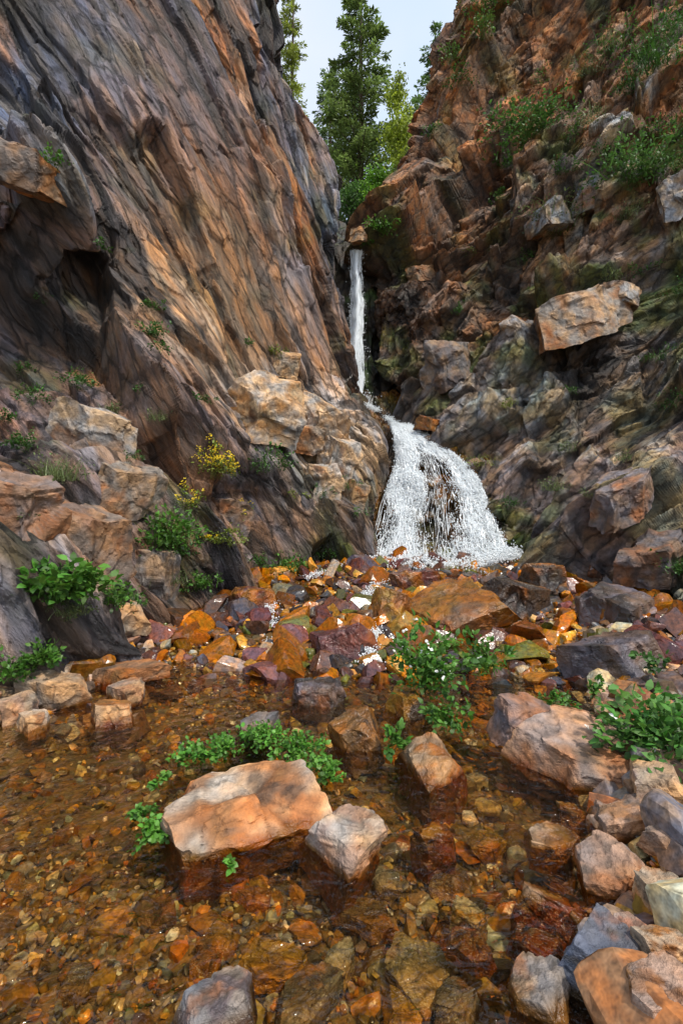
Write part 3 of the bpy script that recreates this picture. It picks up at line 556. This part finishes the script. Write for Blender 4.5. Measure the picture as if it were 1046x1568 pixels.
def plant(name,P0,rad,nl,ls,col,up=A(0,0,1),hgt=.7,round_=.55,fl=None,nfl=0,grass=0):
    sd[0]+=1; r=np.random.default_rng(sd[0]); P0=np.asarray(P0,float); parts=[]
    ncl=max(4,nl//14); cd=r.normal(size=(ncl,3)); cd/=np.linalg.norm(cd,axis=1,keepdims=True); cd[:,2]=np.abs(cd[:,2]); cc=cd*A(rad,rad,rad*hgt)*r.uniform(.25,1.15,(ncl,1))*A(r.uniform(.8,1.2),1,r.uniform(.8,1.2))
    k=r.integers(0,ncl,nl); c=P0+cc[k]+r.normal(0,rad*.13,(nl,3))+up*rad*.15
    ax=cc[k]/rad+r.normal(0,.6,(nl,3)); nn_=A(0,0,1)+r.normal(0,.45,(nl,3)); L=ls*r.uniform(.45,1.2,nl)
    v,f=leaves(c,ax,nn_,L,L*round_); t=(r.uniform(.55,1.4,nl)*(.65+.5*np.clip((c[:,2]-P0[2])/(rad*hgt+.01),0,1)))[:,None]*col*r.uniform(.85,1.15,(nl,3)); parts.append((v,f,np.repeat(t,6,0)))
    ns=ncl; st=np.tile(P0,(ns,1))+r.normal(0,rad*.1,(ns,3)); dv=cc+up*rad*.15; ln=np.linalg.norm(dv,axis=1)
    v,f=blades(st-A(0,0,.03),dv/ln[:,None],ln,np.full(ns,ls*.06),r,.05); parts.append((v,f,np.tile(col*.7,(len(v),1))))
    if grass:
        b=P0+r.normal(0,rad*.35,(grass,3))*A(1,1,.1); d=r.normal(0,.45,(grass,3)); d[:,2]=np.abs(d[:,2])*.4+1; d/=np.linalg.norm(d,axis=1,keepdims=True)
        v,f=blades(b,d,rad*r.uniform(.5,1.25,grass),np.full(grass,rad*.016),r); parts.append((v,f,np.repeat(col*r.uniform(.7,1.5,(grass,1)),10,0)))
    if nfl:
        kc=r.integers(0,ncl,nfl); c=P0+cc[kc]*1.15+A(0,0,rad*.25)+r.normal(0,rad*.09,(nfl,3)); L=np.full(nfl,ls*.45)
        for q in range(2):
            v,f=leaves(c,r.normal(size=(nfl,3)),A(0,-.5,1)+r.normal(0,.3,(nfl,3)),L,L*.9); parts.append((v,f,np.tile(fl,(len(v),1))))
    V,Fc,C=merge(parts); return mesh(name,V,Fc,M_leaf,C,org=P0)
def pc(name,u,v,rpx,nl,ls,col,sc=1.2,**k):
    p,n_=surf(u,v+rpx*.4); rad=sc*rpx/F*p[1]; return plant(name,p+n_*.05,rad,int(nl*1.9),ls*.75,col,up=n_,**k)
for (u,v,rp,nl,ls,cl,gs) in [(250,815,46,420,.09,GR,30),(95,890,48,420,.11,GR,30),(440,865,34,260,.08,GR,20),(405,712,32,260,.07,DG,0),(305,885,26,200,.07,GR,15),(125,582,26,200,.05,DG,10),(55,608,22,160,.045,DG,0),
  (42,680,22,160,.045,DG,10),(240,510,20,150,.06,DG,20),(25,1012,30,220,.06,GR,0),(60,1000,26,180,.06,GR,0),(355,825,22,150,.05,YG,10),(88,722,40,260,.03,GG,140),(530,745,16,110,.05,GR,10),(180,910,30,200,.06,GR,20),(485,755,14,80,.05,DG,0),
  (85,255,18,110,.05,GR,0),(170,625,18,60,.05,GG,50),(148,372,12,60,.05,DG,0),(235,640,20,60,.04,GG,80),(430,545,16,90,.06,YG,0),(20,640,16,90,.05,DG,0),(310,610,14,60,.05,DG,10),(40,790,16,60,.04,GG,40),(500,850,16,70,.05,DG,10),(70,465,14,70,.04,DG,0),(375,530,12,50,.05,DG,0),
  (270,840,22,100,.06,DG,40),(395,855,20,100,.05,DG,20),(450,760,14,60,.05,YG,0),(210,600,14,60,.04,DG,0),(260,880,26,60,.04,GG,120),(110,930,26,60,.04,GG,120),(35,570,16,80,.05,DG,0),(200,700,14,60,.04,DG,20),(450,890,18,90,.05,GR,10),(545,790,14,60,.04,GR,0),(400,600,12,50,.04,YG,0),(240,470,14,80,.05,DG,20),(250,535,14,80,.05,DG,20)]:
    pc('leafy_plant' if gs<60 else 'grass_tuft',u,v,rp,nl,ls,cl,grass=gs)
YF=A(.80,.58,.015)
pc('yellow_flower_plant',325,722,28,260,.06,YG,fl=YF,nfl=420,hgt=1.0); pc('yellow_flower_plant',288,768,22,140,.05,YG,fl=YF,nfl=100,hgt=1.1); pc('yellow_flower_plant',365,785,18,60,.05,YG,fl=YF,nfl=80,hgt=1.2); pc('yellow_flower_plant',325,825,14,50,.05,YG,fl=YF,nfl=50)
for (u,v,rp,nl,ls,cl,gs) in [(808,190,44,650,.12,A(.08,.18,.035),0),(772,250,26,260,.10,DG,30),(965,265,50,700,.10,A(.08,.18,.035),60),(845,340,42,320,.07,GG,120),(868,262,22,160,.07,DG,0),(925,240,20,160,.07,DG,20),(985,420,22,140,.06,DG,0),(1000,85,50,350,.08,DG,120),(935,70,30,200,.07,DG,50),
  (1030,865,34,220,.06,DG,120),(1035,620,26,160,.05,DG,10),(735,705,20,120,.05,YG,40),(790,765,20,120,.05,DG,20),(850,740,20,120,.04,GG,60),(905,760,14,60,.04,GG,30),(935,430,22,130,.05,GG,70),(1025,35,34,240,.07,DG,40),(745,15,24,200,.09,DG,0),
  (1040,200,26,160,.07,DG,20),(900,180,22,120,.06,GG,50),(700,475,14,60,.06,DG,20),(1000,210,22,140,.07,DG,20),(960,330,22,140,.05,GG,60),(700,120,20,160,.08,DG,0),(560,372,12,140,.10,A(.10,.26,.03),0),(592,350,20,240,.10,A(.12,.28,.03),0),(1010,540,20,100,.05,DG,30),(880,600,14,50,.05,DG,20),(870,690,18,80,.04,GG,40),
  (895,300,24,200,.06,DG,20),(1010,250,30,220,.07,DG,20),(870,215,20,100,.06,DG,20),(960,140,22,120,.06,DG,40),(830,120,18,100,.06,DG,10),(1035,450,20,100,.05,DG,20),(780,620,14,60,.05,YG,20),(950,700,16,60,.04,GG,40),(760,300,16,80,.06,DG,10),
  (745,50,24,200,.09,A(.09,.17,.03),0),(664,205,14,100,.08,DG,0),(770,-5,26,200,.09,A(.09,.17,.03),0),(690,90,18,140,.08,A(.09,.17,.03),0),(800,400,16,80,.06,DG,10),(720,390,14,70,.06,YG,0),(900,110,22,140,.06,GG,30)]:
    pc('leafy_plant' if gs<60 else 'shrub',u,v,rp,nl,ls,cl,sc=1.2,grass=gs)
def pg(name,u,v,z,rpx,nl,ls,col,**k):
    p=G(u,v,z); return plant(name,p,rpx/F*p[1],int(nl*1.5),ls*.82,col,**k)
WT=A(.85,.85,.8)
pg('white_flower_plant',655,1050,.12,66,680,.07,GR,fl=WT,nfl=20,hgt=.9); pg('grass_tuft',738,1025,.15,42,150,.07,GR,grass=120,hgt=1.2)
pg('watercress_plant',690,1105,.05,40,180,.06,GR,hgt=.5); pg('watercress_plant',598,1145,.03,20,110,.055,GR,hgt=1.3)
pg('watercress_plant',1010,1150,.12,85,650,.075,DG*1.3,fl=WT,nfl=8,hgt=.6); pg('watercress_plant',850,1085,.1,34,120,.05,GR,hgt=.5); pg('watercress_plant',905,1065,.1,22,60,.05,GR,hgt=.8)
for (u,v,rp,nl) in [(300,1165,34,120),(345,1150,34,120),(400,1140,40,160),(460,1160,40,190),(495,1190,28,110),(245,1200,18,40),(235,1280,30,80),(215,1250,20,40),(350,1325,10,10),(975,1120,30,90)]:
    pg('watercress_plant',u,v,.01,rp,nl*2,.036,GR*1.25,hgt=.45,round_=.75)
pg('leafy_plant',1000,1020,.25,22,80,.06,DG)
# ---------------------------------------------------------------- trees
def tube(p0,p1,r0,r1,n_=8):
    a=np.linspace(0,2*np.pi,n_,endpoint=False); d=(p1-p0)/np.linalg.norm(p1-p0); x=np.cross(d,A(.3,1,.2)); x/=np.linalg.norm(x); y=np.cross(d,x)
    ring=np.cos(a)[:,None]*x+np.sin(a)[:,None]*y; V=np.concatenate([p0+ring*r0,p1+ring*r1]); i=np.arange(n_); j=(i+1)%n_
    return V,np.concatenate([np.stack([i,j,j+n_],1),np.stack([i,j+n_,i+n_],1)])
def conifer(base,H,Rd,seed,col=A(.14,.20,.05),dens=1.):
    r=np.random.default_rng(seed); base=np.asarray(base,float); e=empty('conifer_tree',base); parts=[];C=[];Ax=[];Cl=[]
    top=base+A(r.normal(0,.1),0,H); v,f=tube(base-A(0,0,.5),top,.03*H*.6,.02); parts.append((v,f,np.tile(A(.12,.08,.055),(len(v),1))))
    nb=int(H*12*dens)
    for k in range(nb):
        t=(k+r.uniform())/nb; t=.08+.92*t; z=t*H; L=Rd*(1-t)**.62*r.uniform(.45,1.15)+.12; a=r.uniform(0,2*np.pi); dr=r.uniform(-.25,.2)+.45*(t-.35)
        p0=base+A(0,0,z); d=A(math.cos(a),math.sin(a),dr); p1=p0+d*L
        v,f=tube(p0,p1,.025*(1-t)+.008,.004,4); parts.append((v,f,np.tile(A(.09,.06,.04),(len(v),1))))
        m=int(75*L*dens)+12; s=r.beta(1.6,1.1,m)*L; side=np.cross(d,A(0,0,1)); q=r.normal(0,1,m)*(.11*(1.15-s/L)*L+.04)
        c=p0+d*s[:,None]+side*q[:,None]+A(0,0,1)*(-.10*np.abs(q)-.16*(s/L)**2*L*.6+r.normal(0,.035,m))[:,None]
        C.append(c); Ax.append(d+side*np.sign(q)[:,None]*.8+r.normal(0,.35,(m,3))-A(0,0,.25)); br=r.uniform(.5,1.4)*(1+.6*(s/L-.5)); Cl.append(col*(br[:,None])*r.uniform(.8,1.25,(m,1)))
    C=np.concatenate(C);Ax=np.concatenate(Ax);Cl=np.concatenate(Cl); m=len(C); L=r.uniform(.10,.22,m)
    v,f=leaves(C,Ax,A(0,0,1)+r.normal(0,.5,(m,3)),L,L*.3)
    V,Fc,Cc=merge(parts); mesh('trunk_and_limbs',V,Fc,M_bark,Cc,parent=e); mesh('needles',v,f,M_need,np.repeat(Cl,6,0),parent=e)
def aspen(base,H,Rd,seed,col=A(.38,.47,.05),name='aspen_tree',nl=5000):
    r=np.random.default_rng(seed); base=np.asarray(base,float); e=empty(name,base); parts=[]; v,f=tube(base-A(0,0,.5),base+A(.1,0,H),.02*H,.01); parts.append((v,f,np.tile(A(.4,.37,.3),(len(v),1))))
    nb=46; tips=[]
    for k in range(nb):
        t=r.uniform(.22,1); a=r.uniform(0,6.28); L=Rd*(1.1-.75*t)*r.uniform(.4,1.1); p0=base+A(.1*t,0,t*H*.97); p1=p0+A(math.cos(a),math.sin(a),r.uniform(.5,1.1))*L
        v,f=tube(p0,p1,.02,.004,4); parts.append((v,f,np.tile(A(.3,.27,.22),(len(v),1)))); tips.append((p0,p1))
    k=r.integers(0,nb,nl); s=r.uniform(.3,1.1,nl)[:,None]; tp=np.array(tips); c=tp[k,0]*(1-s)+tp[k,1]*s+r.normal(0,.13,(nl,3))
    L=r.uniform(.05,.11,nl); v,f=leaves(c,r.normal(size=(nl,3)),r.normal(size=(nl,3)),L,L*.85); cl=col*r.uniform(.6,1.35,(nl,1))*(np.array([r.uniform(.7,1.25) for _ in range(nb)])[k])[:,None]
    V,Fc,Cc=merge(parts); mesh('trunk_and_limbs',V,Fc,M_bark,Cc,parent=e); mesh('leaves',v,f,M_leaf,np.repeat(cl,6,0),parent=e)
conifer(W(552,345,20),9.4,2.3,1,dens=1.25); conifer(W(505,350,24),7.6,1.6,2,A(.11,.17,.05)); conifer(W(540,345,28),8.6,1.9,6,A(.08,.13,.05))
conifer(W(444,345,27),12.5,1.5,3,A(.22,.26,.04)); conifer(W(668,345,24),9.4,1.7,4,A(.10,.17,.04)); conifer(W(722,345,28),13.2,2.0,5)
conifer(W(410,345,32),15,1.8,8,A(.17,.21,.04)); conifer(W(640,340,27),6.5,1.6,7)
aspen(W(605,345,17.5),4.9,.7,10); aspen(W(575,350,17),1.8,.8,12,A(.17,.36,.03),'green_shrub',2500); aspen(W(540,350,18),1.3,.7,13,A(.08,.18,.03),'green_shrub',2000); aspen(W(620,345,21),4.6,.9,14,A(.20,.30,.04))
# ---------------------------------------------------------------- light
el=math.radians(58); az=math.radians(138)
w=bpy.data.worlds.new("World"); scene.world=w; w.use_nodes=True; nt=w.node_tree
bg=nt.nodes['Background']; sky=nt.nodes.new('ShaderNodeTexSky'); sky.sky_type='NISHITA'; sky.sun_disc=False; sky.sun_elevation=el; sky.sun_rotation=az; sky.air_density=1.0; sky.dust_density=2.0; sky.ozone_density=1.0
tc=nt.nodes.new('ShaderNodeTexCoord'); nz_=nt.nodes.new('ShaderNodeTexNoise'); nz_.inputs['Scale'].default_value=2.2; nz_.inputs['Detail'].default_value=4; nt.links.new(tc.outputs['Generated'],nz_.inputs[0])
cr=nt.nodes.new('ShaderNodeValToRGB'); cr.color_ramp.elements[0].position=.35; cr.color_ramp.elements[0].color=(.66,.82,.94,1); cr.color_ramp.elements[1].position=.68; cr.color_ramp.elements[1].color=(1.0,1.0,.98,1); nt.links.new(nz_.outputs[0],cr.inputs[0])
sc_=nt.nodes.new('ShaderNodeVectorMath'); sc_.operation='SCALE'; sc_.inputs['Scale'].default_value=4.6; nt.links.new(cr.outputs[0],sc_.inputs[0])
ad_=nt.nodes.new('ShaderNodeVectorMath'); ad_.operation='ADD'; nt.links.new(sky.outputs[0],ad_.inputs[0]); nt.links.new(sc_.outputs[0],ad_.inputs[1])
nt.links.new(ad_.outputs[0],bg.inputs[0]); bg.inputs[1].default_value=.15
ld=bpy.data.lights.new('sun','SUN'); ld.energy=3.6; ld.angle=math.radians(3); ld.color=(1,.94,.83)
lo=bpy.data.objects.new('sun',ld); d=Vector((math.sin(az)*math.cos(el),math.cos(az)*math.cos(el),math.sin(el))); lo.rotation_euler=d.to_track_quat('Z','Y').to_euler(); lo.location=(0,0,30); scene.collection.objects.link(lo)
cd=bpy.data.cameras.new('camera'); cd.sensor_fit='VERTICAL'; cd.sensor_height=36; cd.sensor_width=24; cd.lens=18; cd.clip_end=500; cd.clip_start=.05
co=bpy.data.objects.new('camera',cd); co.location=(0,0,CAMZ); co.rotation_euler=(math.radians(90),0,0); scene.collection.objects.link(co); scene.camera=co
scene.view_settings.view_transform='Standard'; scene.view_settings.look='None'; scene.view_settings.exposure=0
